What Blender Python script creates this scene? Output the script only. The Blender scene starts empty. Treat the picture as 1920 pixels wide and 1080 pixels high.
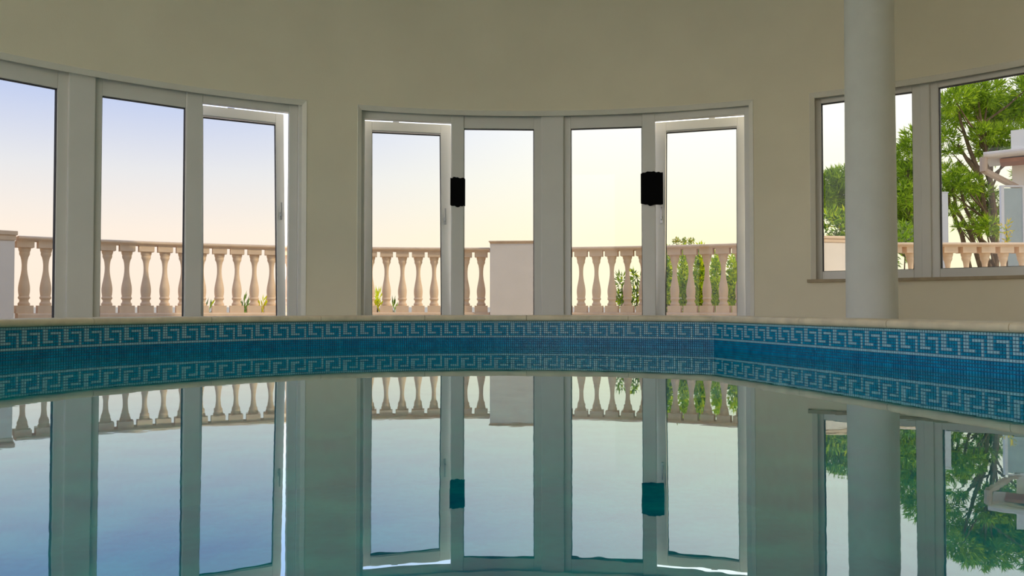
import bpy, math, random
import numpy as np
from mathutils import Vector, Matrix
R_ = math.radians
scene = bpy.context.scene
COL = scene.collection

# ------------------------------------------------------------------ camera
cam_d = bpy.data.cameras.new('camera')
cam_d.sensor_width = 36.0
cam_d.lens = 36.0 * 1500.0 / 1920.0
cam_d.clip_end = 2000
cam = bpy.data.objects.new('camera', cam_d)
COL.objects.link(cam)
cam.location = (0, 0, 0.40)
cam.rotation_euler = (R_(90) + math.atan(35 / 1500.0), 0, 0)
scene.camera = cam

# ------------------------------------------------------------------ colour management
scene.view_settings.view_transform = 'Standard'
scene.view_settings.look = 'None'
scene.view_settings.gamma = 1.0
scene.view_settings.exposure = 0.0
scene.view_settings.use_curve_mapping = False
cy = scene.cycles
cy.max_bounces = 10
cy.diffuse_bounces = 6
cy.glossy_bounces = 4
cy.transparent_max_bounces = 24
cy.sample_clamp_indirect = 6
cy.caustics_reflective = False
cy.caustics_refractive = False

# ------------------------------------------------------------------ sky (pale evening sky, blue to the left, hazy yellow glow to the right)
world = bpy.data.worlds.new('sky')
scene.world = world
world.use_nodes = True
wn = world.node_tree.nodes
wl = world.node_tree.links
wn.clear()
w_out = wn.new('ShaderNodeOutputWorld')
w_bg = wn.new('ShaderNodeBackground')
w_tc = wn.new('ShaderNodeTexCoord')
w_sep = wn.new('ShaderNodeSeparateXYZ')
wl.new(w_tc.outputs['Generated'], w_sep.inputs[0])


def ramp(tree, stops, interp='LINEAR'):
    n = tree.nodes.new('ShaderNodeValToRGB')
    cr = n.color_ramp
    cr.interpolation = interp
    while len(cr.elements) < len(stops):
        cr.elements.new(0.5)
    for e, (p, c) in zip(cr.elements, stops):
        e.position = p
        e.color = (c[0], c[1], c[2], 1)
    return n


sky_l = ramp(world.node_tree, [(0.0, (1.22, 1.02, 0.84)), (0.085, (1.20, 1.05, 0.92)), (0.155, (0.98, 0.98, 1.02)),
                               (0.27, (0.50, 0.65, 1.08)), (0.55, (0.40, 0.55, 0.98)), (1.0, (0.30, 0.45, 0.85))])
sky_r = ramp(world.node_tree, [(0.0, (1.28, 1.20, 0.82)), (0.085, (1.28, 1.24, 0.86)), (0.155, (1.33, 1.30, 1.06)),
                               (0.27, (1.45, 1.44, 1.40)), (0.55, (0.95, 1.02, 1.15)), (1.0, (0.42, 0.56, 0.92))])
wl.new(w_sep.outputs['Z'], sky_l.inputs[0])
wl.new(w_sep.outputs['Z'], sky_r.inputs[0])
w_map = wn.new('ShaderNodeMapRange')
w_map.interpolation_type = 'SMOOTHSTEP'
w_map.inputs['From Min'].default_value = -0.42
w_map.inputs['From Max'].default_value = 0.36
wl.new(w_sep.outputs['X'], w_map.inputs['Value'])
w_mix = wn.new('ShaderNodeMix')
w_mix.data_type = 'RGBA'
wl.new(w_map.outputs[0], w_mix.inputs['Factor'])
wl.new(sky_l.outputs[0], w_mix.inputs['A'])
wl.new(sky_r.outputs[0], w_mix.inputs['B'])
wl.new(w_mix.outputs['Result'], w_bg.inputs['Color'])
w_bg.inputs['Strength'].default_value = 2.25
wl.new(w_bg.outputs[0], w_out.inputs['Surface'])

# ------------------------------------------------------------------ sun, warm, far to the right of the hall
sun_d = bpy.data.lights.new('sun', 'SUN')
sun_d.energy = 4.2
sun_d.angle = R_(0.6)
sun_d.color = (1.0, 0.86, 0.62)
sun = bpy.data.objects.new('sun', sun_d)
COL.objects.link(sun)
sun.rotation_euler = Vector((-0.83, 0.24, -0.56)).to_track_quat('-Z', 'Y').to_euler()

# ------------------------------------------------------------------ materials


def mat(name, col, rough=0.6, spec=0.4, var=0.0, vscale=8.0, bump=0.0, bscale=60.0, col2=None, metallic=0.0):
    m = bpy.data.materials.new(name)
    m.use_nodes = True
    nt = m.node_tree
    b = nt.nodes['Principled BSDF']
    b.inputs['Roughness'].default_value = rough
    b.inputs['Specular IOR Level'].default_value = spec
    b.inputs['Metallic'].default_value = metallic
    b.inputs['Base Color'].default_value = (*col, 1)
    if var > 0 or col2 is not None or bump > 0:
        tc = nt.nodes.new('ShaderNodeTexCoord')
    if var > 0 or col2 is not None:
        nz = nt.nodes.new('ShaderNodeTexNoise')
        nz.inputs['Scale'].default_value = vscale
        nz.inputs['Detail'].default_value = 4
        nt.links.new(tc.outputs['Object'], nz.inputs['Vector'])
        a = tuple(max(0, c * (1 - var)) for c in col)
        c2 = col2 if col2 is not None else tuple(min(1, c * (1 + var)) for c in col)
        rp = ramp(nt, [(0.32, a), (0.68, c2)])
        nt.links.new(nz.outputs['Fac'], rp.inputs[0])
        nt.links.new(rp.outputs[0], b.inputs['Base Color'])
    if bump > 0:
        nb = nt.nodes.new('ShaderNodeTexNoise')
        nb.inputs['Scale'].default_value = bscale
        nb.inputs['Detail'].default_value = 5
        nt.links.new(tc.outputs['Object'], nb.inputs['Vector'])
        bp = nt.nodes.new('ShaderNodeBump')
        bp.inputs['Strength'].default_value = bump
        bp.inputs['Distance'].default_value = 0.01
        nt.links.new(nb.outputs['Fac'], bp.inputs['Height'])
        nt.links.new(bp.outputs[0], b.inputs['Normal'])
    return m


M = {}
M['plaster'] = mat('wall_plaster', (0.88, 0.81, 0.62), 0.9, 0.2, 0.03, 1.5, 0.12, 90)
M['ceiling'] = mat('ceiling_plaster', (0.85, 0.83, 0.76), 0.9, 0.2, 0.02, 2)
M['frame'] = mat('window_frame_white', (0.80, 0.78, 0.72), 0.35, 0.5, 0.02, 3)
M['trim'] = mat('trim_paint', (0.90, 0.86, 0.74), 0.6, 0.3, 0.02, 5)
M['gasket'] = mat('window_gasket', (0.03, 0.03, 0.035), 0.6)
M['handle'] = mat('handle_metal', (0.55, 0.55, 0.55), 0.3, 0.5, metallic=0.8)
M['sill'] = mat('sill_stone', (0.42, 0.33, 0.20), 0.5, 0.4, 0.1, 12)
M['coping'] = mat('coping_limestone', (0.90, 0.74, 0.48), 0.5, 0.4, 0.12, 7, 0.1, 50)
M['deck'] = mat('deck_stone', (0.64, 0.56, 0.42), 0.6, 0.4, 0.1, 4, 0.1, 30)
M['column'] = mat('column_paint', (0.74, 0.75, 0.68), 0.8, 0.25, 0.03, 5, 0.15, 80)
M['balustrade'] = mat('balustrade_stone', (0.86, 0.65, 0.46), 0.8, 0.3, 0.07, 9, 0.2, 45)
M['pier'] = mat('pier_render', (0.92, 0.83, 0.74), 0.85, 0.3, 0.03, 4, 0.1, 60)
M['terrace'] = mat('ground_sand', (0.62, 0.55, 0.42), 0.9, 0.2, 0.12, 0.6, 0.1, 8)
M['grout'] = mat('grout', (0.05, 0.16, 0.26), 0.8, 0.2, 0.1, 20)
M['tile_white'] = mat('tile_pale', (0.42, 0.72, 0.78), 0.25, 0.5, 0.10, 60)
M['tile_blue'] = mat('tile_blue', (0.0, 0.34, 0.54), 0.25, 0.5, 0.18, 40)
M['tile_deep'] = mat('tile_deep_blue', (0.0, 0.30, 0.58), 0.25, 0.5, 0.3, 14, col2=(0.0, 0.40, 0.66))
M['basin'] = mat('basin_mosaic', (0.0, 0.50, 0.50), 0.5, 0.3, 0.25, 9, col2=(0.02, 0.80, 0.70))
M['black'] = mat('exposure_black', (0.004, 0.004, 0.004), 0.95, 0.1)  # flat black standing for exposure darkening on the mullions, not cloth
M['bark'] = mat('pine_bark', (0.20, 0.13, 0.08), 0.9, 0.2, 0.3, 12, 0.4, 20)
M['house_wall'] = mat('house_render', (0.94, 0.90, 0.80), 0.9, 0.2, 0.02, 2)
M['house_roof'] = mat('house_roof_edge', (0.80, 0.70, 0.58), 0.8, 0.2, 0.05, 4)
M['soffit'] = mat('house_soffit_wood', (0.45, 0.20, 0.11), 0.7, 0.3, 0.15, 6)
M['pipe'] = mat('downpipe_beige', (0.62, 0.47, 0.34), 0.5, 0.4)
M['screen'] = mat('screen_glass', (0.42, 0.50, 0.50), 0.2, 0.5, 0.05, 4)
M['white_paint'] = mat('white_paint', (0.85, 0.84, 0.82), 0.6, 0.3)
M['clay'] = mat('pot_clay', (0.50, 0.40, 0.16), 0.8, 0.2, 0.1, 10)


def leaf_mat(name, col, trans=0.5):
    m = bpy.data.materials.new(name)
    m.use_nodes = True
    nt = m.node_tree
    nt.nodes.clear()
    o = nt.nodes.new('ShaderNodeOutputMaterial')
    d = nt.nodes.new('ShaderNodeBsdfDiffuse')
    t = nt.nodes.new('ShaderNodeBsdfTranslucent')
    mx = nt.nodes.new('ShaderNodeMixShader')
    mx.inputs[0].default_value = trans
    d.inputs[0].default_value = (*col, 1)
    t.inputs[0].default_value = (min(1, col[0] * 1.3), min(1, col[1] * 1.25), col[2], 1)
    nt.links.new(d.outputs[0], mx.inputs[1])
    nt.links.new(t.outputs[0], mx.inputs[2])
    nt.links.new(mx.outputs[0], o.inputs[0])
    return m


M['needle_light'] = leaf_mat('needles_light', (0.50, 0.66, 0.05))
M['needle_mid'] = leaf_mat('needles_mid', (0.30, 0.46, 0.03))
M['needle_dark'] = leaf_mat('needles_dark', (0.15, 0.24, 0.03))
M['leaf_light'] = leaf_mat('leaves_light', (0.80, 0.92, 0.04))
M['leaf_mid'] = leaf_mat('leaves_mid', (0.36, 0.56, 0.05))
M['leaf_dark'] = leaf_mat('leaves_dark', (0.10, 0.19, 0.03))
M['leaf_grey'] = leaf_mat('leaves_grey_green', (0.35, 0.42, 0.22))
M['leaf_yellow'] = leaf_mat('leaves_yellow', (0.80, 0.62, 0.05))


def glass_mat():
    m = bpy.data.materials.new('window_glass')
    m.use_nodes = True
    nt = m.node_tree
    nt.nodes.clear()
    o = nt.nodes.new('ShaderNodeOutputMaterial')
    tr = nt.nodes.new('ShaderNodeBsdfTransparent')
    tr.inputs[0].default_value = (0.62, 0.62, 0.615, 1)
    gl = nt.nodes.new('ShaderNodeBsdfGlossy')
    gl.inputs['Roughness'].default_value = 0.0
    fr = nt.nodes.new('ShaderNodeFresnel')
    fr.inputs[0].default_value = 1.3
    mx = nt.nodes.new('ShaderNodeMixShader')
    nt.links.new(fr.outputs[0], mx.inputs[0])
    nt.links.new(tr.outputs[0], mx.inputs[1])
    nt.links.new(gl.outputs[0], mx.inputs[2])
    nt.links.new(mx.outputs[0], o.inputs[0])
    return m


def water_mat():
    m = bpy.data.materials.new('pool_water')
    m.use_nodes = True
    nt = m.node_tree
    nt.nodes.clear()
    N = nt.nodes.new
    L = nt.links.new
    o = N('ShaderNodeOutputMaterial')
    tc = N('ShaderNodeTexCoord')
    n1 = N('ShaderNodeTexNoise')
    n1.inputs['Scale'].default_value = 5.0
    n1.inputs['Detail'].default_value = 3
    L(tc.outputs['Object'], n1.inputs['Vector'])
    bp = N('ShaderNodeBump')
    bp.inputs['Strength'].default_value = 1.0
    bp.inputs['Distance'].default_value = 0.00022
    L(n1.outputs['Fac'], bp.inputs['Height'])
    tr = N('ShaderNodeBsdfTransparent')
    tr.inputs[0].default_value = (0.16, 0.95, 0.93, 1)
    gl = N('ShaderNodeBsdfGlossy')
    gl.inputs['Roughness'].default_value = 0.0
    gl.inputs['Color'].default_value = (0.86, 0.97, 0.98, 1)
    L(bp.outputs[0], gl.inputs['Normal'])
    fr = N('ShaderNodeFresnel')
    fr.inputs[0].default_value = 1.33
    L(bp.outputs[0], fr.inputs['Normal'])
    pw = N('ShaderNodeMath')
    pw.operation = 'POWER'
    pw.inputs[1].default_value = 0.60
    L(fr.outputs[0], pw.inputs[0])
    mx = N('ShaderNodeMixShader')
    L(pw.outputs[0], mx.inputs[0])
    df = N('ShaderNodeBsdfDiffuse')          # light scattered back by the water itself
    n2 = N('ShaderNodeTexNoise')
    n2.inputs['Scale'].default_value = 7.0
    n2.inputs['Detail'].default_value = 6
    L(tc.outputs['Object'], n2.inputs['Vector'])
    rp = ramp(nt, [(0.36, (0.0, 0.24, 0.32)), (0.64, (0.0, 0.50, 0.44))])
    L(n2.outputs['Fac'], rp.inputs[0])
    L(rp.outputs[0], df.inputs[0])
    body = N('ShaderNodeMixShader')
    body.inputs[0].default_value = 0.7
    L(tr.outputs[0], body.inputs[1])
    L(df.outputs[0], body.inputs[2])
    L(body.outputs[0], mx.inputs[1])
    L(gl.outputs[0], mx.inputs[2])
    L(mx.outputs[0], o.inputs[0])
    return m


M['glass'] = glass_mat()
M['water'] = water_mat()

# ------------------------------------------------------------------ mesh helpers


class MB:
    def __init__(self):
        self.v = []
        self.f = []
        self.mi = []

    def add(self, verts, faces, mi=0):
        n = len(self.v)
        self.v.extend([tuple(p) for p in verts])
        self.f.extend([tuple(i + n for i in fc) for fc in faces])
        self.mi.extend([mi] * len(faces))

    def box(self, lo, hi, xf=None, mi=0):
        x0, y0, z0 = lo
        x1, y1, z1 = hi
        vs = [(x0, y0, z0), (x1, y0, z0), (x1, y1, z0), (x0, y1, z0), (x0, y0, z1), (x1, y0, z1), (x1, y1, z1), (x0, y1, z1)]
        if xf is not None:
            vs = [xf @ Vector(p) for p in vs]
        self.add(vs, [(0, 3, 2, 1), (4, 5, 6, 7), (0, 1, 5, 4), (1, 2, 6, 5), (2, 3, 7, 6), (3, 0, 4, 7)], mi)

    def lathe(self, prof, n=16, xf=None, mi=0):
        vs = []
        for z, r in prof:
            for k in range(n):
                a = 2 * math.pi * k / n
                p = Vector((r * math.cos(a), r * math.sin(a), z))
                vs.append(xf @ p if xf is not None else p)
        fs = []
        for i in range(len(prof) - 1):
            for k in range(n):
                k2 = (k + 1) % n
                fs.append((i * n + k, i * n + k2, (i + 1) * n + k2, (i + 1) * n + k))
        fs.append(tuple(reversed(range(n))))
        fs.append(tuple((len(prof) - 1) * n + k for k in range(n)))
        self.add(vs, fs, mi)

    def tube(self, pts, rad, n=8, mi=0):
        pts = [Vector(p) for p in pts]
        vs = []
        for i, p in enumerate(pts):
            d = (pts[min(i + 1, len(pts) - 1)] - pts[max(i - 1, 0)]).normalized()
            u = d.cross(Vector((0, 0, 1)))
            if u.length < 1e-3:
                u = Vector((1, 0, 0))
            u.normalize()
            w = d.cross(u)
            r = rad[i] if isinstance(rad, (list, tuple)) else rad
            for k in range(n):
                a = 2 * math.pi * k / n
                vs.append(p + r * (math.cos(a) * u + math.sin(a) * w))
        fs = []
        for i in range(len(pts) - 1):
            for k in range(n):
                k2 = (k + 1) % n
                fs.append((i * n + k, i * n + k2, (i + 1) * n + k2, (i + 1) * n + k))
        fs.append(tuple(reversed(range(n))))
        fs.append(tuple((len(pts) - 1) * n + k for k in range(n)))
        self.add(vs, fs, mi)

    def mesh(self, name, mats, smooth=False):
        me = bpy.data.meshes.new(name)
        me.from_pydata([tuple(p) for p in self.v], [], self.f)
        for m in (mats if isinstance(mats, (list, tuple)) else [mats]):
            me.materials.append(m)
        me.polygons.foreach_set('material_index', self.mi)
        if smooth:
            me.polygons.foreach_set('use_smooth', [True] * len(me.polygons))
            me.set_sharp_from_angle(angle=R_(35))
        me.update()
        return me

    def build(self, name, mats, parent=None, smooth=False):
        return link(name, self.mesh(name, mats, smooth), parent)


def link(name, me, parent=None):
    o = bpy.data.objects.new(name, me)
    COL.objects.link(o)
    o.parent = parent
    return o


def empty(name, loc=(0, 0, 0), rz=0.0):
    o = bpy.data.objects.new(name, None)
    o.empty_display_size = 0.1
    COL.objects.link(o)
    o.location = loc
    o.rotation_euler = (0, 0, rz)
    return o


def tag(o, label=None, cat=None, group=None, kind=None):
    if label:
        o['label'] = label
    if cat:
        o['category'] = cat
    if group:
        o['group'] = group
    if kind:
        o['kind'] = kind
    return o


def bevel(o, w=0.004, seg=2):
    md = o.modifiers.new('bevel', 'BEVEL')
    md.width = w
    md.segments = seg
    md.limit_method = 'ANGLE'
    md.angle_limit = R_(40)
    return o


# ------------------------------------------------------------------ the round pool hall
CX, CY = 0.147, 2.87          # centre of the hall
RW, RO = 6.04, 6.34           # inner and outer wall radius
RG = 6.20                     # window plane
DECK = 0.20
ZC = 4.30                     # ceiling
HEAD = 2.582                  # window heads


def pol(th, r, z=0.0):
    a = R_(th)
    return Vector((CX + r * math.sin(a), CY + r * math.cos(a), z))


def round_wall(name, th0, th1, openings, z0, z1, step=1.0):
    """curved wall with openings (tha, thb, za, zb), built with thickness and reveals"""
    br = set([th0, th1])
    for a, b, _, _ in openings:
        br.update((a, b))
    br = sorted(br)
    ths = []
    for a, b in zip(br[:-1], br[1:]):
        n = max(1, int(round((b - a) / step)))
        ths += [a + (b - a) * k / n for k in range(n)]
    ths.append(br[-1])
    mb = MB()
    for a, b in zip(ths[:-1], ths[1:]):
        mid = (a + b) / 2
        op = [o for o in openings if o[0] < mid < o[1]]
        bands = [(z0, z1)] if not op else [(z0, op[0][2]), (op[0][3], z1)]
        for k, (za, zb) in enumerate(bands):
            if zb - za < 1e-4:
                continue
            mb.add([pol(a, RW, za), pol(b, RW, za), pol(b, RW, zb), pol(a, RW, zb)], [(0, 3, 2, 1)])
            mb.add([pol(a, RO, za), pol(b, RO, za), pol(b, RO, zb), pol(a, RO, zb)], [(0, 1, 2, 3)])
            if op:
                zz = zb if k == 0 else za
                mb.add([pol(a, RW, zz), pol(b, RW, zz), pol(b, RO, zz), pol(a, RO, zz)], [(0, 1, 2, 3)] if k == 0 else [(3, 2, 1, 0)])
    for a, b, za, zb in openings:
        for t, fl in ((a, 0), (b, 1)):
            q = [pol(t, RW, za), pol(t, RO, za), pol(t, RO, zb), pol(t, RW, zb)]
            mb.add(q, [(0, 1, 2, 3)] if fl else [(3, 2, 1, 0)])
    o = mb.build(name, M['plaster'], smooth=True)
    tag(o, kind='structure')
    return o


OPEN = [(-55.2, -22.64, DECK, HEAD), (-17.53, 23.41, DECK, HEAD), (28.78, 50.5, 0.672, HEAD)]
w = round_wall('wall_back', -62, 60, OPEN, 0.0, ZC)
w['label'] = 'curved cream plaster wall with rows of windows behind the pool'
REAR = [(190 + 18 * k, 206 + 18 * k, 0.25, 3.95) for k in range(6)]  # out-of-view openings, added and sized to bring daylight onto the inner walls
w = round_wall('wall_front', 60, 298, REAR, 0.0, ZC, 2.0)
w['label'] = 'curved plaster wall behind the viewer with tall openings added for daylight'

mb = MB()
n = 96
mb.lathe([(ZC, RO + 0.25), (ZC + 0.30, RO + 0.25)], n, Matrix.Translation((CX, CY, 0)))
tag(mb.build('ceiling', M['ceiling']), 'flat cream ceiling over the round pool hall', kind='structure')

# ------------------------------------------------------------------ pool outline (inner face of the pool wall)
AC, AR = Vector((-0.10, 4.60)), 3.66
path = []
corner_a = math.degrees(math.asin((1.93 - AC.x) / AR))
path.append(Vector((AC.x - AR, -0.60)))
ny = 40
for k in range(1, ny):
    path.append(Vector((AC.x - AR, -0.60 + 5.20 * k / ny)))
na = 110
for k in range(na + 1):
    a = R_(-90 + (corner_a + 90) * k / na)
    path.append(Vector((AC.x + AR * math.sin(a), AC.y + AR * math.cos(a))))
CORNER = len(path) - 1
pc = path[-1].copy()
pe = Vector((pc.x + 0.29 * (pc.y + 0.60), -0.60))
nr = 70
for k in range(1, nr + 1):
    path.append(pc.lerp(pe, k / nr))
PEND = len(path) - 1
# path runs left side -> far arc -> corner -> right side; the near side closes it
pool_outline = path[:]


def normals(pts, closed=False):
    out = []
    m = len(pts)
    for i in range(m):
        if closed:
            a, b = pts[(i - 1) % m], pts[(i + 1) % m]
        else:
            a, b = pts[max(i - 1, 0)], pts[min(i + 1, m - 1)]
        d = (b - a).normalized()
        out.append(Vector((-d.y, d.x)))      # outward (left of travel) for this clockwise outline
    return out


def offset_outline(off):
    """closed outline pushed outward by off, mitred at the corners"""
    pts = pool_outline
    m = len(pts)
    out = []
    for i in range(m):
        d0 = (pts[i] - pts[(i - 1) % m]).normalized()
        d1 = (pts[(i + 1) % m] - pts[i]).normalized()
        n0 = Vector((-d0.y, d0.x))
        n1 = Vector((-d1.y, d1.x))
        b = (n0 + n1)
        b.normalize()
        out.append(pts[i] + b * (off / max(0.3, b.dot(n1))))
    return out


# basin: walls and floor
mb = MB()
m = len(pool_outline)
inn = offset_outline(0.012)
outr = offset_outline(0.30)
zs = [0.252, -1.35]
vs = [(p.x, p.y, zs[0]) for p in inn] + [(p.x, p.y, zs[1]) for p in inn] + [(p.x, p.y, zs[0]) for p in outr] + [(p.x, p.y, -1.5) for p in outr]
fs = []
for i in range(m):
    j = (i + 1) % m
    fs.append((i, j, m + j, m + i))                       # inner wall
    fs.append((2 * m + j, 2 * m + i, 3 * m + i, 3 * m + j))   # outer wall
    fs.append((j, i, 2 * m + i, 2 * m + j))               # top of the kerb
fs.append(tuple(m + i for i in range(m)))                 # floor
fs.append(tuple(3 * m + i for i in reversed(range(m))))
mb.add(vs, fs)
basin = mb.build('pool_basin', M['basin'])
tag(basin, 'sunken pool basin lined with teal and blue mosaic', kind='structure')

# mosaic: greek key band and plain deep blue courses, every tile a raised piece
TS = 0.0213
KEY = ['WWWWWWWW',
       'WWBBBBBB',
       'WWBWWWWB',
       'WWBBBBWB',
       'WWBBBBWB',
       'WWWWBBWB',
       'BBBBBBWB',
       'WWWWWWWW']
rnd = random.Random(4)


def mosaic(pts, z_top, rows, colour, name, mats, phase=0):
    cum = [0.0]
    for a, b in zip(pts[:-1], pts[1:]):
        cum.append(cum[-1] + (b - a).length)
    total = cum[-1]
    nt = int(total / TS)
    ts = total / nt

    def at(s):
        s = min(max(s, 0), total - 1e-6)
        k = int(np.searchsorted(cum, s, side='right')) - 1
        k = min(k, len(pts) - 2)
        t = (s - cum[k]) / (cum[k + 1] - cum[k])
        return pts[k].lerp(pts[k + 1], t)
    g = 0.0011
    b = 0.0018
    mb = MB()
    for c in range(nt):
        p0 = at(c * ts + g)
        p1 = at((c + 1) * ts - g)
        d = (p1 - p0).normalized()
        nrm = Vector((d.y, -d.x))              # into the pool
        for r in range(rows):
            za = z_top - r * TS - g
            zb = z_top - (r + 1) * TS + g
            mi = colour(r, c + phase)
            e = 0.006 + rnd.uniform(0, 0.0006)
            back = [p0 + nrm * -0.012, p1 + nrm * -0.012]
            q0 = p0 + d * b
            q1 = p1 - d * b
            fo = e - 0.006
            mb.add([(p0.x - nrm.x * 0.012, p0.y - nrm.y * 0.012, za), (p1.x - nrm.x * 0.012, p1.y - nrm.y * 0.012, za),
                    (p1.x - nrm.x * 0.012, p1.y - nrm.y * 0.012, zb), (p0.x - nrm.x * 0.012, p0.y - nrm.y * 0.012, zb),
                    (q0.x + nrm.x * fo, q0.y + nrm.y * fo, za - b), (q1.x + nrm.x * fo, q1.y + nrm.y * fo, za - b),
                    (q1.x + nrm.x * fo, q1.y + nrm.y * fo, zb + b), (q0.x + nrm.x * fo, q0.y + nrm.y * fo, zb + b)],
                   [(4, 7, 6, 5), (0, 4, 5, 1), (1, 5, 6, 2), (2, 6, 7, 3), (3, 7, 4, 0)], mi)
    o = mb.build(name, mats, basin)
    o['kind'] = 'stuff'
    return o


seg_left = path[18:CORNER + 1]
seg_right = path[CORNER:PEND - 16]
for seg in (seg_left, seg_right):
    o = mosaic(seg, 0.252, 8, lambda r, c: 0 if KEY[r][c % 8] == 'W' else 1, 'greek_key_mosaic', [M['tile_white'], M['tile_blue']])
    o['label'] = 'greek key border of pale and blue mosaic tiles'
    o = mosaic(seg, 0.252 - 8 * TS, 6, lambda r, c: 0, 'blue_mosaic_course', [M['tile_deep']])
    o['label'] = 'plain deep blue mosaic courses at the waterline'
# grout bed behind the tiles
mb = MB()
gb = offset_outline(0.0055)
vs = [(p.x, p.y, 0.252) for p in gb] + [(p.x, p.y, 0.252 - 14 * TS) for p in gb]
mb.add(vs, [(i, i + 1, m + i + 1, m + i) for i in range(m - 1)])
mb.build('grout_bed', M['grout'], basin)

# coping stones
coping = empty('pool_coping', (AC.x, AC.y, 0.25))
tag(coping, 'pale limestone coping running round the rim of the pool', kind='structure')
PROF = [(0.012, 0.253), (-0.022, 0.253), (-0.033, 0.260), (-0.038, 0.272), (-0.038, 0.288), (-0.034, 0.300), (-0.024, 0.308), (-0.008, 0.311), (0.33, 0.311), (0.33, 0.253)]


def coping_run(pts, piece, first):
    cum = [0.0]
    for a, b in zip(pts[:-1], pts[1:]):
        cum.append(cum[-1] + (b - a).length)
    tot = cum[-1]
    nr_ = normals(pts)

    def at(s):
        k = min(max(int(np.searchsorted(cum, s, side='right')) - 1, 0), len(pts) - 2)
        t = (s - cum[k]) / (cum[k + 1] - cum[k])
        return pts[k].lerp(pts[k + 1], t), nr_[k].lerp(nr_[k + 1], t).normalized()
    edges = [0.0]
    s = first
    while s < tot - 0.25:
        edges.append(s)
        s += piece
    edges.append(tot)
    for a, b in zip(edges[:-1], edges[1:]):
        a += 0.002
        b -= 0.002
        k = max(2, int((b - a) / 0.07))
        mb = MB()
        L = len(PROF)
        vs = []
        for i in range(k + 1):
            p, nn = at(a + (b - a) * i / k)
            for off, z in PROF:
                vs.append((p.x + nn.x * off, p.y + nn.y * off, z))
        fs = []
        for i in range(k):
            for q in range(L):
                q2 = (q + 1) % L
                fs.append((i * L + q, i * L + q2, (i + 1) * L + q2, (i + 1) * L + q))
        fs.append(tuple(range(L)))
        fs.append(tuple(k * L + q for q in reversed(range(L))))
        mb.add(vs, fs)
        o = mb.build('coping_stone', M['coping'], coping, smooth=True)
        o.matrix_parent_inverse = coping.matrix_world.inverted()
        o.matrix_parent_inverse = Matrix.Translation((-AC.x, -AC.y, -0.25))


coping_run(path[:CORNER + 1], 1.05, 0.7)
coping_run(path[CORNER:], 0.95, 1.35)
# wedge that closes the mitre at the corner
mb = MB()
d0 = (path[CORNER] - path[CORNER - 1]).normalized()
d1 = (path[CORNER + 1] - path[CORNER]).normalized()
n0, n1 = Vector((-d0.y, d0.x)), Vector((-d1.y, d1.x))
fan = [path[CORNER] + n0 * -0.0] + [path[CORNER] + (n0 * (1 - t) + n1 * t).normalized() * 0.33 for t in (0, .25, .5, .75, 1)]
fan[0] = path[CORNER] - (n0 + n1).normalized() * 0.012
nf = len(fan)
mb.add([(p.x, p.y, 0.2535) for p in fan] + [(p.x, p.y, 0.3105) for p in fan],
       [tuple(range(nf)), tuple(nf + i for i in reversed(range(nf)))] + [(i, nf + i, nf + (i + 1) % nf, (i + 1) % nf) for i in range(nf)])
o = mb.build('coping_stone', M['coping'], coping)
o.matrix_parent_inverse = Matrix.Translation((-AC.x, -AC.y, -0.25))

# deck between pool and wall
import bmesh
bm = bmesh.new()
ring_in = [bm.verts.new((p.x, p.y, DECK)) for p in offset_outline(0.25)]
ring_out = [bm.verts.new(pol(360 * k / 120, RO - 0.02, DECK)) for k in range(120)]
ed = []
for ring in (ring_in, ring_out):
    for i in range(len(ring)):
        ed.append(bm.edges.new((ring[i], ring[(i + 1) % len(ring)])))
bmesh.ops.triangle_fill(bm, use_beauty=True, use_dissolve=False, edges=ed, normal=(0, 0, 1))
me = bpy.data.meshes.new('floor')
bm.to_mesh(me)
bm.free()
me.materials.append(M['deck'])
tag(link('floor', me), 'stone deck between the pool rim and the round wall', kind='structure')

# water
mb = MB()
mb.add([(p.x, p.y, 0.0) for p in offset_outline(0.004)], [tuple(reversed(range(m)))])
o = mb.build('pool_water', M['water'])
tag(o, 'still teal pool water mirroring the windows and balustrade', 'water', kind='stuff')

# ground outside
mb = MB()
rr = [RO - 0.05, 9, 14, 24, 60, 400]
vs = []
for r in rr:
    for k in range(96):
        vs.append(pol(360 * k / 96, r, 0.14))
fs = []
for i in range(len(rr) - 1):
    for k in range(96):
        k2 = (k + 1) % 96
        fs.append((i * 96 + k, (i + 1) * 96 + k, (i + 1) * 96 + k2, i * 96 + k2))
mb.add(vs, fs)
tag(mb.build('ground', M['terrace']), 'pale sandy terrace and ground outside the windows', kind='structure')

# ------------------------------------------------------------------ windows


def chord(tha, thb, r=RG):
    """local frame of a flat unit between two angles: x along the unit, y outward, z up"""
    a, b = pol(tha, r), pol(thb, r)
    mid = (a + b) / 2
    d = (b - a).normalized()
    out = Vector((-d.y, d.x, 0))
    xf = Matrix(((d.x, out.x, 0, mid.x), (d.y, out.y, 0, mid.y), (0, 0, 1, 0), (0, 0, 0, 1)))
    return xf, (b - a).length


def ring(mb, x0, x1, z0, z1, wl_, wr, wb, wt, y0, y1, xf=None):
    """rectangular frame: outer rect x0..x1, z0..z1, with member widths"""
    mb.box((x0, y0, z0), (x0 + wl_, y1, z1), xf)
    mb.box((x1 - wr, y0, z0), (x1, y1, z1), xf)
    mb.box((x0 + wl_, y0, z1 - wt), (x1 - wr, y1, z1), xf)
    mb.box((x0 + wl_, y0, z0), (x1 - wr, y1, z0 + wb), xf)


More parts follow.
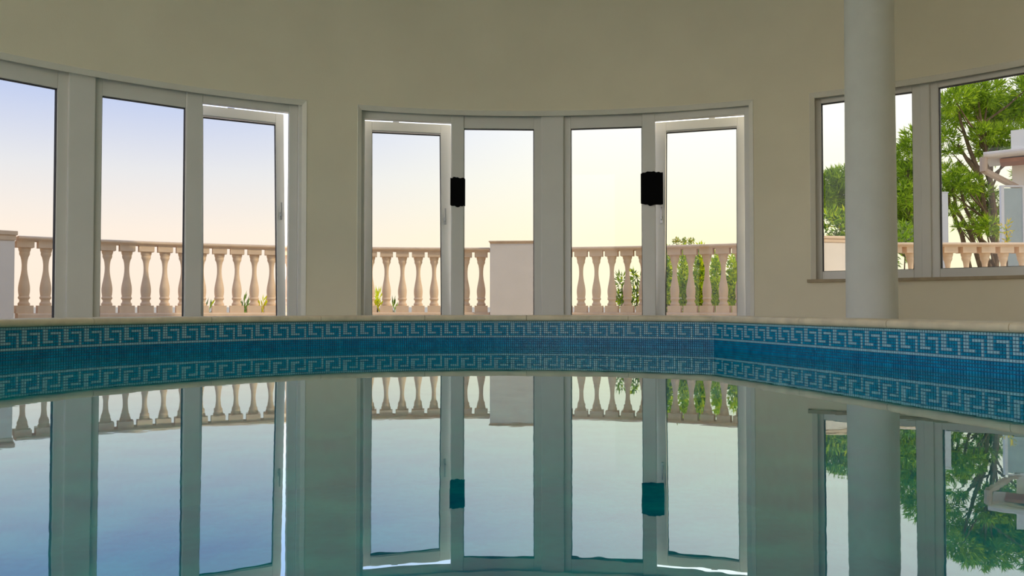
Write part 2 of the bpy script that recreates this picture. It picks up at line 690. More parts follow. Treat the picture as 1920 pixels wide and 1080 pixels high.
def fixed_unit(win, tha, thb, zg0, zg1, z0, z1, ww=0.085):
    """fixed light: frame ring round the glass, dark gasket, pane"""
    xf, W = chord(tha, thb)
    h = W / 2
    mb = MB()
    ring(mb, -h - ww, h + ww, z0, z1, ww, ww, zg0 - z0, z1 - zg1, -0.035, 0.045, xf)
    f = mb.build('frame', M['frame'], win)
    bevel(f, 0.005)
    mb = MB()
    ring(mb, -h - 0.002, h + 0.002, zg0 - 0.002, zg1 + 0.002, 0.007, 0.007, 0.007, 0.007, -0.012, 0.03, xf)
    mb.build('gasket', M['gasket'], f)
    mb = MB()
    mb.box((-h - 0.001, 0.006, zg0 - 0.001), (h + 0.001, 0.012, zg1 + 0.001), xf)
    mb.build('pane', M['glass'], f)
    return f


def tilt_unit(win, tha, thb, z0, zt, tilt, label, handle_left, lap_l=0.0, lap_r=0.0, slim_l=0.0):
    """casement tipped outward at the top in its fixed surround"""
    xf, W = chord(tha, thb)
    h = W / 2
    mb = MB()
    # surround: head and threshold of the opening (the stiles are the mullion and jamb)
    mb.box((-h - 0.02, -0.045, zt - 0.012), (h + 0.02, 0.05, HEAD), xf)
    mb.box((-h - 0.02, -0.045, DECK), (h + 0.02, 0.03, DECK + 0.03), xf)
    bevel(mb.build('surround', M['frame'], win), 0.005)
    piv = Matrix.Translation((0, 0.092, z0)) @ Matrix.Rotation(-tilt, 4, 'X') @ Matrix.Translation((0, 0, -z0))
    sx = xf @ piv
    g = 0.002
    s = 0.088
    mb = MB()
    ring(mb, -h + g - lap_l, h - g + lap_r, z0, zt + 0.026, s + lap_l - slim_l, s + lap_r, 0.09, 0.108, -0.04, 0.03, sx)
    sash = mb.build('sash', M['frame'], win)
    sash['label'] = label
    bevel(sash, 0.006)
    mb = MB()
    ring(mb, -h + g + s - slim_l - 0.002, h - g - s + 0.002, z0 + 0.088, zt - 0.092, 0.007, 0.007, 0.007, 0.007, -0.014, 0.02, sx)
    mb.build('gasket', M['gasket'], sash)
    mb = MB()
    mb.box((-h + g + s - slim_l - 0.001, 0.0, z0 + 0.089), (h - g - s + 0.001, 0.006, zt - 0.093), sx)
    mb.build('pane', M['glass'], sash)
    # handle on the free stile: rose and lever
    hx = (-h + g + s / 2) if handle_left else (h - g - s / 2)
    mb = MB()
    mb.box((hx - 0.014, -0.052, 1.34), (hx + 0.014, -0.04, 1.42), sx)
    mb.box((hx - 0.008, -0.080, 1.375), (hx + 0.008, -0.052, 1.391), sx)
    mb.box((hx - 0.009, -0.088, 1.375), (hx + 0.009, -0.074, 1.52), sx)
    bevel(mb.build('handle', M['handle'], sash), 0.003)
    # friction stay at the head
    mb = MB()
    sd = 1 if handle_left else -1
    mb.box((sd * 0.12 - 0.035, -0.035, zt + 0.027), (sd * 0.12 + 0.035, -0.020, zt + 0.033), xf @ piv)
    mb.build('stay_arm', M['handle'], sash)
    return sash


def post(win, name, tha, thb, y0=-0.06, y1=0.06, z0=DECK, z1=HEAD, step=True):
    xf, W = chord(tha, thb)
    h = W / 2
    mb = MB()
    mb.box((-h, y0, z0), (h, y1, z1), xf)
    return bevel(mb.build(name, M['frame'], win), 0.006)


ZB = DECK + 0.075
win1 = empty('window_1')
tag(win1, 'left window bay with two fixed panes and one open casement', kind='structure')
post(win1, 'jamb', -55.2, -53.6)
fixed_unit(win1, -53.0, -44.32, ZB, 2.40, DECK, HEAD)
post(win1, 'post', -43.52, -41.45, -0.075, 0.06)
fixed_unit(win1, -40.78, -33.76, ZB, 2.40, DECK, HEAD)
post(win1, 'mullion', -33.70, -32.26, -0.05, 0.05)
tilt_unit(win1, -32.2, -24.19, 0.206, 2.487, R_(4.2), 'white casement tipped outward beside the left wall pier', False, 0.05, 0.0, 0.058)
post(win1, 'jamb', -24.19, -23.35, -0.05, 0.05)
post(win1, 'reveal_lining', -23.35, -22.70, -0.11, 0.05)

win2 = empty('window_2')
tag(win2, 'middle window bay with two fixed panes between two open casements', kind='structure')
post(win2, 'jamb', -17.53, -16.68, -0.05, 0.05)
tilt_unit(win2, -16.66, -7.78, 0.206, 2.487, R_(4.2), 'white casement tipped outward at the left of the middle bay', False, 0.0, 0.035)
post(win2, 'mullion', -7.74, -6.44, -0.05, 0.05)
fixed_unit(win2, -6.39, 0.94, ZB, 2.415, DECK, HEAD)
post(win2, 'post', 1.72, 4.06, -0.075, 0.06)
fixed_unit(win2, 4.85, 12.19, ZB, 2.415, DECK, HEAD)
post(win2, 'mullion', 12.24, 13.56, -0.05, 0.05)
tilt_unit(win2, 13.6, 22.42, 0.206, 2.487, R_(4.2), 'white casement tipped outward at the right of the middle bay', True, 0.035, 0.0)
post(win2, 'jamb', 22.44, 23.41, -0.05, 0.05)

win3 = empty('window_3')
tag(win3, 'right window bay above a low wall with two fixed panes', kind='structure')
fixed_unit(win3, 29.65, 37.51, 0.762, 2.50, 0.675, HEAD, 0.08)
post(win3, 'post', 38.20, 38.98, -0.05, 0.05, 0.675, HEAD)
fixed_unit(win3, 39.67, 49.2, 0.762, 2.50, 0.675, HEAD, 0.08)
mb = MB()
ths = [28.45 + (50.8 - 28.45) * k / 24 for k in range(25)]
for a, b in zip(ths[:-1], ths[1:]):
    mb.add([pol(a, RW - 0.045, 0.648), pol(b, RW - 0.045, 0.648), pol(b, RG - 0.02, 0.648), pol(a, RG - 0.02, 0.648),
            pol(a, RW - 0.045, 0.677), pol(b, RW - 0.045, 0.677), pol(b, RG - 0.02, 0.677), pol(a, RG - 0.02, 0.677)],
           [(3, 2, 1, 0), (4, 5, 6, 7), (0, 1, 5, 4)])
mb.build('window_sill', M['sill'], win3)

# chamfered plaster trim round each opening


def opening_trim(name, tha, thb, z0, z1, sill, label):
    mb = MB()
    e = 0.42                                   # chamfer width in degrees
    n_ = max(8, int((thb - tha) / 1.0))
    def strip(quads):
        for q in quads:
            mb.add(q, [(0, 1, 2, 3)])
    ths_ = [tha + (thb - tha) * k / n_ for k in range(n_ + 1)]
    for a, b in zip(ths_[:-1], ths_[1:]):
        a2 = tha + e + (a - tha) * (thb - tha - 2 * e) / (thb - tha)
        b2 = tha + e + (b - tha) * (thb - tha - 2 * e) / (thb - tha)
        strip([[pol(a, RW - 0.008, z1 + 0.004), pol(b, RW - 0.008, z1 + 0.004), pol(b2, RW + 0.022, z1 - 0.042), pol(a2, RW + 0.022, z1 - 0.042)],
               [pol(a, RW - 0.008, z1 + 0.004), pol(a, RW + 0.01, z1 + 0.02), pol(b, RW + 0.01, z1 + 0.02), pol(b, RW - 0.008, z1 + 0.004)],
               [pol(a2, RW + 0.022, z1 - 0.042), pol(b2, RW + 0.022, z1 - 0.042), pol(b2, RW + 0.09, z1 - 0.03), pol(a2, RW + 0.09, z1 - 0.03)]])
    for t, sg in ((tha, 1), (thb, -1)):
        q = [pol(t, RW - 0.008, z0), pol(t, RW - 0.008, z1 + 0.004), pol(t + sg * e, RW + 0.022, z1 - 0.042), pol(t + sg * e, RW + 0.022, z0)]
        q2 = [pol(t - sg * 0.1, RW + 0.01, z0), pol(t - sg * 0.1, RW + 0.01, z1 + 0.02), q[1], q[0]]
        q3 = [q[3], q[2], pol(t + sg * e * 0.8, RW + 0.09, z1 - 0.042), pol(t + sg * e * 0.8, RW + 0.09, z0)]
        strip([q, q2, q3] if sg > 0 else [q[::-1], q2[::-1], q3[::-1]])
    tag(mb.build(name, M['trim']), label, kind='structure')


opening_trim('trim_1', *OPEN[0], False, 'pale chamfered trim round the left window bay')
opening_trim('trim_2', *OPEN[1], False, 'pale chamfered trim round the middle window bay')
opening_trim('trim_3', *OPEN[2], True, 'pale chamfered trim round the right window bay')

# exposure darkening on two mullions, built as added black patches
for tha, thb, z0, z1, yy, lab in ((-7.85, -6.30, 1.52, 1.86, -0.062, 'small exposure darkening built as a black patch on the slim mullion left of the middle pane'),
                                  (12.10, 14.35, 1.52, 1.90, -0.070, 'large exposure darkening built as a black patch across the mullion beside the right casement')):
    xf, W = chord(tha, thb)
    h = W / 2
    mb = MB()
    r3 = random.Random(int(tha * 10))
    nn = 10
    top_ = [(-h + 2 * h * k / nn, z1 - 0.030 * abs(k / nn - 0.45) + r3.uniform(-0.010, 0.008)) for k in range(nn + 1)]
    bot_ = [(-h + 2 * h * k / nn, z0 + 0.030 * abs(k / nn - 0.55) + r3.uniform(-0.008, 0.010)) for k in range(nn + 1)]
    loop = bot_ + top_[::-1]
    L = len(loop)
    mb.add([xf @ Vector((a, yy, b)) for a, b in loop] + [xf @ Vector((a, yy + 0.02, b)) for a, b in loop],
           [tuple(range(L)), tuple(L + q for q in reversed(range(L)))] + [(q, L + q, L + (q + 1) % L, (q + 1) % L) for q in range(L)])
    o = mb.build('exposure_dark_patch', M['black'])
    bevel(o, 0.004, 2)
    tag(o, lab, 'patch', 'exposure darkening built on the window mullions')

# ------------------------------------------------------------------ round column
CPX, CPY, CR = 3.035, 6.75, 0.197
mb = MB()
prof = [(DECK, CR + 0.006), (0.9, CR + 0.005), (2.2, CR), (3.4, CR - 0.004), (ZC, CR - 0.008)]
mb.lathe(prof, 48, Matrix.Translation((CPX, CPY, 0)))
o = mb.build('column', M['column'], smooth=True)
tag(o, 'round plastered column rising from the deck in front of the right window', 'column')

# ------------------------------------------------------------------ balustrade
BX, BY, BR = -0.58, 3.30, 8.97


def bpol(th, r=BR, z=0.0):
    a = R_(th)
    return Vector((BX + r * math.sin(a), BY + r * math.cos(a), z))


BASE_Z = 0.315
mb = MB()
mb.box((-0.096, -0.096, 0.0), (0.096, 0.096, 0.100))
mb.box((-0.096, -0.096, 0.842), (0.096, 0.096, 0.925))
mb.lathe([(0.10, 0.066), (0.112, 0.070), (0.130, 0.068), (0.142, 0.056), (0.160, 0.052), (0.178, 0.055), (0.186, 0.064), (0.200, 0.069), (0.214, 0.064),
          (0.222, 0.058), (0.250, 0.063), (0.290, 0.067), (0.330, 0.067), (0.380, 0.061), (0.440, 0.050), (0.500, 0.039), (0.560, 0.032), (0.620, 0.031),
          (0.680, 0.036), (0.725, 0.045), (0.745, 0.056), (0.765, 0.061), (0.785, 0.058), (0.795, 0.064), (0.820, 0.070), (0.842, 0.070)], 16)
baluster_me = mb.mesh('baluster', M['balustrade'], smooth=True)


def balustrade(name, label, pts, stations, origin):
    """pts: centre line polyline; stations: (x, y, rot) of each baluster"""
    root = empty(name, origin)
    inv = Matrix.Translation(-Vector(origin))
    tag(root, label, 'balustrade', 'stone balustrade sections')
    nr_ = normals([Vector((p.x, p.y)) for p in pts])

    def sweep(nm, prof):
        mb = MB()
        L = len(prof)
        vs = []
        for p, nn in zip(pts, nr_):
            for off, z in prof:
                vs.append((p.x + nn.x * off, p.y + nn.y * off, z))
        fs = []
        for i in range(len(pts) - 1):
            for q in range(L):
                q2 = (q + 1) % L
                fs.append((i * L + q, i * L + q2, (i + 1) * L + q2, (i + 1) * L + q))
        fs.append(tuple(range(L)))
        fs.append(tuple((len(pts) - 1) * L + q for q in reversed(range(L))))
        mb.add(vs, fs)
        o = mb.build(nm, M['balustrade'], root, smooth=True)
        o.matrix_parent_inverse = inv
        return o
    zt = BASE_Z + 0.925
    sweep('handrail', [(-0.10, zt), (-0.10, zt + 0.012), (-0.135, zt + 0.022), (-0.14, zt + 0.035), (-0.135, zt + 0.050), (-0.11, zt + 0.060),
                       (0.11, zt + 0.060), (0.135, zt + 0.050), (0.14, zt + 0.035), (0.135, zt + 0.022), (0.10, zt + 0.012), (0.10, zt)])
    sweep('plinth', [(-0.13, 0.12), (-0.13, BASE_Z - 0.02), (-0.115, BASE_Z), (0.115, BASE_Z), (0.13, BASE_Z - 0.02), (0.13, 0.12)])
    for x, y, rz in stations:
        o = link('baluster', baluster_me, root)
        o.matrix_parent_inverse = inv
        o.location = (x, y, BASE_Z)
        o.rotation_euler = (0, 0, rz)
    return root


def arc_pts(a, b, n):
    return [bpol(a + (b - a) * k / n) for k in range(n + 1)]


st = []
for k in range(27):
    t = -38.46 - 0.7675 + 1.535 * k
    p = bpol(t)
    st.append((p.x, p.y, -R_(t)))
balustrade('stone_balustrade', 'curved stone balustrade seen through the left bay and left casement', arc_pts(-39.75, 1.52, 60), st, bpol(-20, BR, 0.12))
st = []
for k in range(14):
    t = 11.2 - 1.5 * 1.484 + 1.484 * k
    p = bpol(t)
    st.append((p.x, p.y, -R_(t)))
balustrade('stone_balustrade', 'curved stone balustrade right of the broad middle pier with conifers behind', arc_pts(7.60, 28.9, 36), st, bpol(18, BR, 0.12))
SY = 11.30
st = [(6.29 - 0.13 + 0.262 * k, SY, 0.0) for k in range(-5, 12)]
balustrade('stone_balustrade', 'sunlit straight stone balustrade seen through the right windows', [Vector((4.73 + 4.8 * k / 12, SY, 0)) for k in range(13)], st, (7.0, SY, 0.12))


def pier(label, loc, rz, w_, d_, top, cap):
    root = empty('stone_pier', (loc[0], loc[1], 0.13), rz)
    tag(root, label, 'pier', 'stone piers of the balustrade')
    mb = MB()
    mb.box((-w_ / 2, -d_ / 2, 0), (w_ / 2, d_ / 2, top - 0.13 - cap))
    bevel(mb.build('pier_body', M['pier'], root), 0.01)
    mb = MB()
    c = 0.012 if cap > 0.05 else 0.004
    z = top - 0.13 - cap
    mb.box((-w_ / 2 - c, -d_ / 2 - c, z), (w_ / 2 + c, d_ / 2 + c, z + cap * 0.55))
    mb.box((-w_ / 2 - c - 0.015, -d_ / 2 - c - 0.015, z + cap * 0.55), (w_ / 2 + c + 0.015, d_ / 2 + c + 0.015, z + cap))
    bevel(mb.build('pier_cap', M['balustrade'], root), 0.008)
    return root


p = bpol(4.55)
pier('broad plain stone pier behind the middle window pane', p, -R_(4.6), 0.90, 0.42, 1.395, 0.045)
p = bpol(-42.75)
pier('pale capped stone pier at the far left end of the balustrade', p, R_(42.4), 0.80, 0.5, 1.345, 0.12)
pier('sunlit capped stone pier left of the round column', Vector((4.36, 11.30)), R_(14), 0.56, 0.4, 1.385, 0.09)

# ------------------------------------------------------------------ plants
rng = np.random.default_rng(7)


def blades_mesh(name, centres, radii, per, length, width, mats, probs, flat=0.75, up=0.25, shell=0.55, tuft=6, spread=0.75):
    """needle or leaf foliage: tufts of thin blades scattered in ellipsoidal clumps"""
    V = []
    MI = []
    for c, r in zip(centres, radii):
        c = np.array(c)
        r = np.array(r) if np.ndim(r) else np.array([r, r, r * flat])
        nn = max(4, int(per * (r[0] * r[1] * r[2]) ** (2 / 3)))
        d = rng.normal(size=(nn, 3))
        d /= np.linalg.norm(d, axis=1)[:, None]
        rad = shell + (1 - shell) * rng.random(nn)
        rad = np.where(rng.random(nn) < 0.25, rad * rng.random(nn), rad)
        pos = c + d * r * rad[:, None]
        dirs0 = d + np.array([0, 0, up])
        light = d[:, 2] * 0.5 + 0.5
        for _ in range(tuft):
            dd = dirs0 + rng.normal(size=(nn, 3)) * spread
            dd /= np.linalg.norm(dd, axis=1)[:, None]
            sd = np.cross(dd, rng.normal(size=(nn, 3)))
            sd /= np.linalg.norm(sd, axis=1)[:, None]
            ln = length * (0.7 + 0.6 * rng.random(nn))[:, None]
            wd = width * (0.7 + 0.6 * rng.random(nn))[:, None]
            a = pos
            mid = pos + dd * ln * 0.45
            tip = pos + dd * ln
            V.append(np.stack([a, mid - sd * wd / 2, tip, mid + sd * wd / 2], axis=1).reshape(-1, 3))
            MI.append(rng.choice(len(mats), size=nn, p=probs))
    V = np.concatenate(V)
    MI = np.concatenate(MI)
    nq = len(V) // 4
    me = bpy.data.meshes.new(name)
    me.vertices.add(len(V))
    me.vertices.foreach_set('co', V.astype(np.float32).ravel())
    me.loops.add(nq * 4)
    me.loops.foreach_set('vertex_index', np.arange(nq * 4, dtype=np.int32))
    me.polygons.add(nq)
    me.polygons.foreach_set('loop_start', np.arange(0, nq * 4, 4, dtype=np.int32))
    me.polygons.foreach_set('loop_total', np.full(nq, 4, dtype=np.int32))
    for mm in mats:
        me.materials.append(mm)
    me.polygons.foreach_set('material_index', MI.astype(np.int32))
    me.update(calc_edges=True)
    me.validate()
    return me


def pine(label, base, lean, clumps, per=230, trunk_r=0.13, stems=()):
    """pine tree: leaning stems, a branch to every clump, and needle foliage"""
    root = empty('pine_tree', base)
    tag(root, label, 'tree', 'pines beyond the balustrade')
    inv = Matrix.Translation(-Vector(base))
    base = Vector(base)
    top = base + Vector(lean)
    mb = MB()
    pts = [base.lerp(top, t) + Vector((0.12 * math.sin(5 * t + lean[0]), 0.1 * math.cos(4 * t), 0)) for t in [k / 8 for k in range(9)]]
    mb.tube(pts, [trunk_r * (1 - 0.75 * k / 8) for k in range(9)], 8)
    o = mb.build('trunk', M['bark'], root, smooth=True)
    o.matrix_parent_inverse = inv
    for s in stems:
        mb = MB()
        mb.tube([Vector(q) for q in s], [0.07 - 0.045 * k / (len(s) - 1) for k in range(len(s))], 6)
        o = mb.build('stem', M['bark'], root, smooth=True)
        o.matrix_parent_inverse = inv
    for c, r in clumps:
        c = Vector(c)
        t = min(max((c.z - base.z) / max(0.1, top.z - base.z) - 0.18, 0.12), 0.97)
        k = t * 8
        i = min(int(k), 7)
        a = pts[i].lerp(pts[i + 1], k - i)
        mid = a.lerp(c, 0.55) + Vector((0, 0, -0.06))
        mb = MB()
        mb.tube([a, mid, c], [0.035, 0.025, 0.010], 5)
        o = mb.build('branch', M['bark'], root, smooth=True)
        o.matrix_parent_inverse = inv
    me = blades_mesh('needles', [c for c, r in clumps], [r for c, r in clumps], per, 0.20, 0.026,
                     [M['needle_light'], M['needle_mid'], M['needle_dark']], [0.4, 0.4, 0.2], tuft=10, up=0.5)
    o = link('needles', me, root)
    o.matrix_parent_inverse = inv
    o['kind'] = 'stuff'
    return root


def px(x, y, d):
    """place at distance d in the direction measured in the photograph (used for far garden things)"""
    return ((x - 960) / 1500.0 * d, d, 0.40 + (575 - y) / 1500.0 * d)


def clumps_at(lst, d, s):
    out = []
    r2 = random.Random(int(d * 10) + len(lst))
    for x, y, r in lst:
        dd = d + r2.uniform(-0.8, 0.8)
        out.append((px(x, y, dd), r / 1500.0 * dd * s))
    return out


D = 21.0
cl = clumps_at([(1795, 185, 27), (1825, 172, 28), (1858, 176, 30), (1880, 200, 26), (1783, 222, 22), (1806, 212, 24), (1838, 205, 26), (1862, 222, 26), (1900, 228, 26), (1915, 205, 22), (1945, 190, 40), (1935, 160, 30),
                (1780, 258, 18), (1850, 250, 22), (1880, 252, 24), (1788, 285, 14), (1866, 282, 24), (1890, 285, 22), (1838, 282, 12), (1780, 322, 20), (1800, 335, 24), (1778, 350, 22), (1822, 345, 18), (1806, 362, 20),
                (1845, 362, 18), (1860, 380, 20), (1840, 395, 18), (1870, 405, 20), (1850, 425, 20), (1828, 432, 14), (1880, 432, 16), (1790, 395, 12), (1800, 425, 10), (1950, 250, 40), (1960, 320, 45)], D, 1.15)
stems = [[px(1822, 520, D), px(1805, 440, D), px(1783, 385, D), px(1775, 330, D)],
         [px(1845, 520, D), px(1822, 440, D), px(1795, 390, D), px(1788, 345, D)],
         [px(1862, 520, D), px(1838, 440, D), px(1812, 390, D), px(1800, 340, D)],
         [px(1850, 430, D), px(1842, 330, D), px(1822, 280, D), px(1808, 235, D), px(1800, 200, D)],
         [px(1842, 330, D), px(1818, 300, D), px(1800, 270, D)]]
b0 = px(1868, 560, D)
t0 = px(1845, 190, D)
pine('tall pine with leaning stems behind the pane right of the slim post', (b0[0], b0[1], 0.14), (t0[0] - b0[0], t0[1] - b0[1], t0[2] - 0.14), cl, 620, 0.12, stems)
D = 20.0
cl = clumps_at([(1708, 285, 26), (1728, 262, 30), (1690, 325, 26), (1712, 330, 28), (1735, 310, 28), (1672, 365, 28), (1698, 368, 28), (1722, 372, 28), (1650, 395, 32), (1684, 405, 28), (1710, 412, 26), (1735, 400, 26), (1668, 438, 26), (1698, 442, 24), (1725, 445, 22), (1640, 440, 26)], D, 1.15)
b0 = px(1700, 560, D)
t0 = px(1712, 300, D)
pine('pine showing between the round column and the slim window post', (b0[0], b0[1], 0.14), (t0[0] - b0[0], 0, t0[2] - 0.14), cl, 620, 0.12)
cl = clumps_at([(1560, 345, 24), (1580, 335, 28), (1605, 330, 30), (1550, 370, 22), (1575, 368, 26), (1600, 365, 28), (1555, 398, 16), (1578, 398, 20), (1605, 400, 26), (1530, 360, 26), (1625, 350, 28)], D + 4, 1.15)
b0 = px(1590, 560, D + 4)
t0 = px(1585, 345, D + 4)
pine('round topped pine low behind the pane left of the column', (b0[0], b0[1], 0.14), (t0[0] - b0[0], 0, t0[2] - 0.14), cl, 620, 0.11)


def shrub(name, label, base, clumps, per, length, width, mats, probs, cat='shrub', group=None, tuft=4, up=0.6, stem_r=0.015, spread=0.7):
    root = empty(name, base)
    inv = Matrix.Translation(-Vector(base))
    tag(root, label, cat, group)
    mb = MB()
    b = Vector(base)
    zt = max(c[2] for c, r in clumps)
    cxy = clumps[-1][0]
    mb.tube([b, b.lerp(Vector((cxy[0], cxy[1], zt)), 0.5), Vector((cxy[0], cxy[1], zt))], [stem_r, stem_r * 0.8, stem_r * 0.3], 6)
    o = mb.build('stem', M['bark'], root, smooth=True)
    o.matrix_parent_inverse = inv
    me = blades_mesh('foliage', [c for c, r in clumps], [r for c, r in clumps], per, length, width, mats, probs, tuft=tuft, up=up, spread=spread)
    o = link('foliage', me, root)
    o.matrix_parent_inverse = inv
    o['kind'] = 'stuff'
    return root


# slim conifers directly behind the balustrade at the right casement
names = ['first', 'second', 'third', 'fourth', 'fifth']
for i, (x, top) in enumerate([(1250, 470), (1282, 470), (1314, 466), (1345, 474), (1376, 484)]):
    d = 12.5 + 0.33 * (i % 2)
    X, Y, Z = px(x, top, d)
    bz = 0.14
    H = Z - bz
    cl = []
    for k in range(7):
        t = 0.22 + 0.74 * k / 6
        r = 0.138 * (1 - 0.62 * max(0, (t - 0.45) / 0.55)) * (1 if t > 0.3 else 0.85)
        cl.append(((X, Y, bz + H * t), (r, r, 0.13)))
    shrub('conifer', '%s slim conifer from the left behind the balusters at the right casement' % names[i], (X, Y, bz), cl, 7000, 0.075, 0.024,
          [M['leaf_light'], M['leaf_mid'], M['leaf_dark']], [0.65, 0.25, 0.10] if i else [0.45, 0.35, 0.20], 'conifer', 'conifers behind the balustrade', tuft=4, up=0.7)
# squat growths standing above the handrail
for i, x in enumerate([1268.5, 1282.5, 1296]):
    d = 13.4 + 0.2 * (i % 2)
    X, Y, Z = px(x, 445, d)
    cl = [((X, Y, Z - 0.05), (0.06, 0.06, 0.045)), ((X, Y, Z - 0.10), (0.055, 0.06, 0.05)), ((X, Y, Z - 0.30), (0.06, 0.06, 0.2))]
    shrub('clipped_shrub', '%s of three little clipped shrub tops poking above the handrail' % ['leftmost', 'middle', 'rightmost'][i], (X, Y, 0.14), cl, 9000, 0.03, 0.014,
          [M['leaf_grey'], M['leaf_yellow'], M['leaf_mid']], [0.45, 0.3, 0.25], 'shrub', 'clipped shrub tops above the handrail', tuft=4)
# loose bushes behind the pane left of that casement
d = 12.7
for i, (x, yt, col) in enumerate([(1165, 515, 0), (1193, 502, 1)]):
    X, Y, Z = px(x, yt, d + 0.35 * i)
    cl = [((X, Y, 0.45), (0.13, 0.13, 0.14)), ((X - 0.02, Y, 0.62), (0.15, 0.13, 0.14)), ((X + 0.02, Y, Z - 0.12), (0.12, 0.12, 0.12))]
    shrub('garden_bush', ['pale loose bush behind the balusters right of the middle post', 'darker bush behind the balusters next to the right mullion'][i], (X, Y, 0.14), cl, 1800, 0.11, 0.026,
          [M['leaf_light'], M['leaf_mid'], M['leaf_dark'], M['leaf_grey']], [0.15, 0.3, 0.35, 0.2] if i else [0.1, 0.3, 0.2, 0.4], 'bush', 'bushes behind the balustrade', tuft=3)
# low plants at the feet of the balusters on the left
for x, yt, d, mats, probs, lab in [
        (384, 562, 12.2, ['leaf_grey', 'leaf_light'], [0.6, 0.4], 'grey green tuft at the baluster feet beside the left mullion'),
        (455, 555, 12.2, ['leaf_grey', 'leaf_mid'], [0.6, 0.4], 'pale green tuft behind the balusters of the left casement'),
        (490, 552, 12.75, ['leaf_yellow', 'leaf_light'], [0.8, 0.2], 'yellow flowering tuft behind the balusters of the left casement'),
        (708, 537, 12.8, ['leaf_light', 'leaf_yellow'], [0.7, 0.3], 'spiky lime green plant left of the middle bay balusters'),
        (738, 566, 12.8, ['leaf_mid', 'leaf_dark'], [0.6, 0.4], 'thin dark sprig between the middle bay balusters')]:
    X, Y, Z = px(x, yt, d)
    r = 0.11 if x != 738 else 0.04
    H = Z - 0.14
    cl = [((X, Y, 0.14 + H * 0.35), (r, r, H * 0.25)), ((X, Y, 0.14 + H * 0.6), (r * 0.8, r * 0.8, H * 0.25))]
    shrub('leafy_tuft', lab, (X, Y, 0.14), cl, 1400, 0.15, 0.024, [M[k] for k in mats], probs, 'plant', 'low plants behind the balustrade', tuft=3, up=1.6, spread=0.5)
# oleander and shrubs below the pines
d = 14.0
cl = [(px(1575, 425, d), (0.22, 0.2, 0.2)), (px(1562, 408, d), (0.2, 0.2, 0.16)), (px(1592, 412, d), (0.22, 0.2, 0.22)), (px(1550, 432, d), (0.15, 0.2, 0.12)), (px(1600, 440, d), (0.25, 0.2, 0.2)), (px(1580, 470, d), (0.3, 0.25, 0.35)), (px(1578, 430, d), (0.2, 0.2, 0.2))]
X, Y, Z = px(1580, 500, d)
shrub('oleander', 'dark leafed shrub above the sunlit pier left of the column', (X, Y, 0.14), cl, 800, 0.13, 0.034, [M['leaf_mid'], M['leaf_dark'], M['leaf_light']], [0.35, 0.5, 0.15], 'shrub', None, 3, 0.4)
cl = [(px(1690, 440, d), (0.22, 0.2, 0.2)), (px(1705, 430, d), (0.18, 0.2, 0.2)), (px(1680, 470, d), (0.3, 0.25, 0.3)), (px(1700, 450, d), (0.2, 0.2, 0.2))]
X, Y, Z = px(1692, 500, d)
shrub('oleander', 'loose olive green shrub over the rail between column and post', (X, Y, 0.14), cl, 700, 0.11, 0.026, [M['leaf_mid'], M['leaf_grey'], M['leaf_dark']], [0.5, 0.25, 0.25], 'shrub', None, 3, 0.4)
d = 13.0
cl = [(px(1889, 432, d), (0.09, 0.1, 0.16)), (px(1891, 460, d), (0.1, 0.1, 0.2)), (px(1889, 425, d), (0.08, 0.1, 0.12))]
X, Y, Z = px(1890, 520, d)
shrub('yellow_shrub', 'golden yellow shrub below the grey screen by the house', (X, Y, 0.14), cl, 900, 0.08, 0.022, [M['leaf_yellow'], M['leaf_mid']], [0.75, 0.25], 'shrub', None, 3, 0.6)

# slim white post behind the right balustrade
X, Y, Z = px(1771, 360, 14.0)
root = empty('white_post', (X, Y, 0.14))
tag(root, 'slim white post behind the balustrade beside the right window post', 'post')
mb = MB()
mb.box((-0.055, -0.055, 0), (0.055, 0.055, Z - 0.16))
bevel(mb.build('post_shaft', M['white_paint'], root), 0.006)
mb = MB()
mb.box((-0.062, -0.062, Z - 0.16), (0.062, 0.062, Z - 0.14))
mb.build('post_cap', M['white_paint'], root)

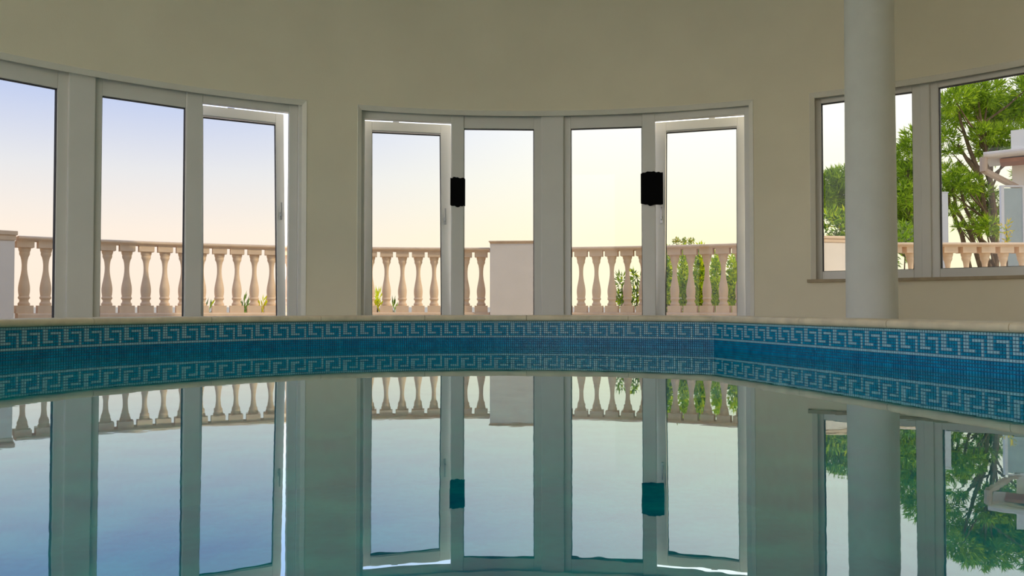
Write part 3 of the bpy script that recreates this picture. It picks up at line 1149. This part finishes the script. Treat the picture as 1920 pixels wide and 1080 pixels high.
# ------------------------------------------------------------------ neighbouring house at the right edge
HD = 14.2
hx = (1901 - 960) / 1500 * HD
house = empty('neighbour_house', (hx, HD, 0.14), -R_(34))
tag(house, 'white neighbouring house with overhanging eave at the right edge', 'house')
S = HD / 1500.0
zz = lambda y: 0.40 + (575 - y) * S - 0.14
xx = lambda x: (x - 960) * S - hx
mb = MB()
mb.box((0.0, 0.0, 0), (4.5, 2.2, zz(300)))
mb.build('wall', M['house_wall'], house)
mb = MB()
mb.box((xx(1899), 0.25, zz(298)), (4.5, 2.2, zz(238)))
mb.build('upper_wall', M['house_wall'], house)
mb = MB()
x0 = xx(1862)
mb.add([(x0, -0.55, zz(302)), (4.6, -0.55, zz(288)), (4.6, 0.4, zz(288)), (x0, 0.4, zz(302)),
        (x0, -0.55, zz(294)), (4.6, -0.55, zz(278)), (4.6, 0.4, zz(278)), (x0, 0.4, zz(294))],
       [(0, 3, 2, 1), (4, 5, 6, 7), (0, 1, 5, 4), (1, 2, 6, 5), (2, 3, 7, 6), (3, 0, 4, 7)])
bevel(mb.build('eave', M['house_roof'], house), 0.01)
mb = MB()
for k in range(6):
    xa = xx(1884) + 0.7 * k
    mb.box((xa, -0.50, zz(310)), (xa + 0.62, 0.0, zz(303)))
mb.build('soffit_boards', M['soffit'], house)
mb = MB()
mb.tube([(x0 - 0.03, -0.62, zz(296)), (4.6, -0.62, zz(283))], 0.055, 10)
mb.build('gutter', M['house_roof'], house, smooth=True)
mb = MB()
mb.tube([(xx(1859), -0.62, zz(300)), (xx(1859), -0.62, zz(326))], 0.062, 10)
mb.tube([(xx(1859), -0.62, zz(324)), (xx(1909), -0.12, zz(353))], 0.055, 10)
mb.tube([(xx(1909), -0.12, zz(351)), (xx(1909), -0.12, 0.0)], 0.05, 10)
mb.build('downpipe', M['pipe'], house, smooth=True)
scr = empty('garden_screen', (xx(1881) + hx, HD - 0.3, 0.14))
tag(scr, 'grey glass garden screen between pine and white house', 'screen')
sw = 17 * S
mb = MB()
mb.box((-sw, -0.01, 0.15), (sw, 0.01, zz(357)))
mb.build('screen_pane', M['screen'], scr)
mb = MB()
mb.box((sw, -0.03, 0), (sw + 0.07, 0.03, zz(355)))
mb.box((-sw - 0.05, -0.03, 0), (-sw, 0.03, zz(355)))
mb.box((-sw - 0.05, -0.03, zz(355)), (sw + 0.07, 0.03, zz(352)))
mb.build('screen_frame', M['white_paint'], scr)
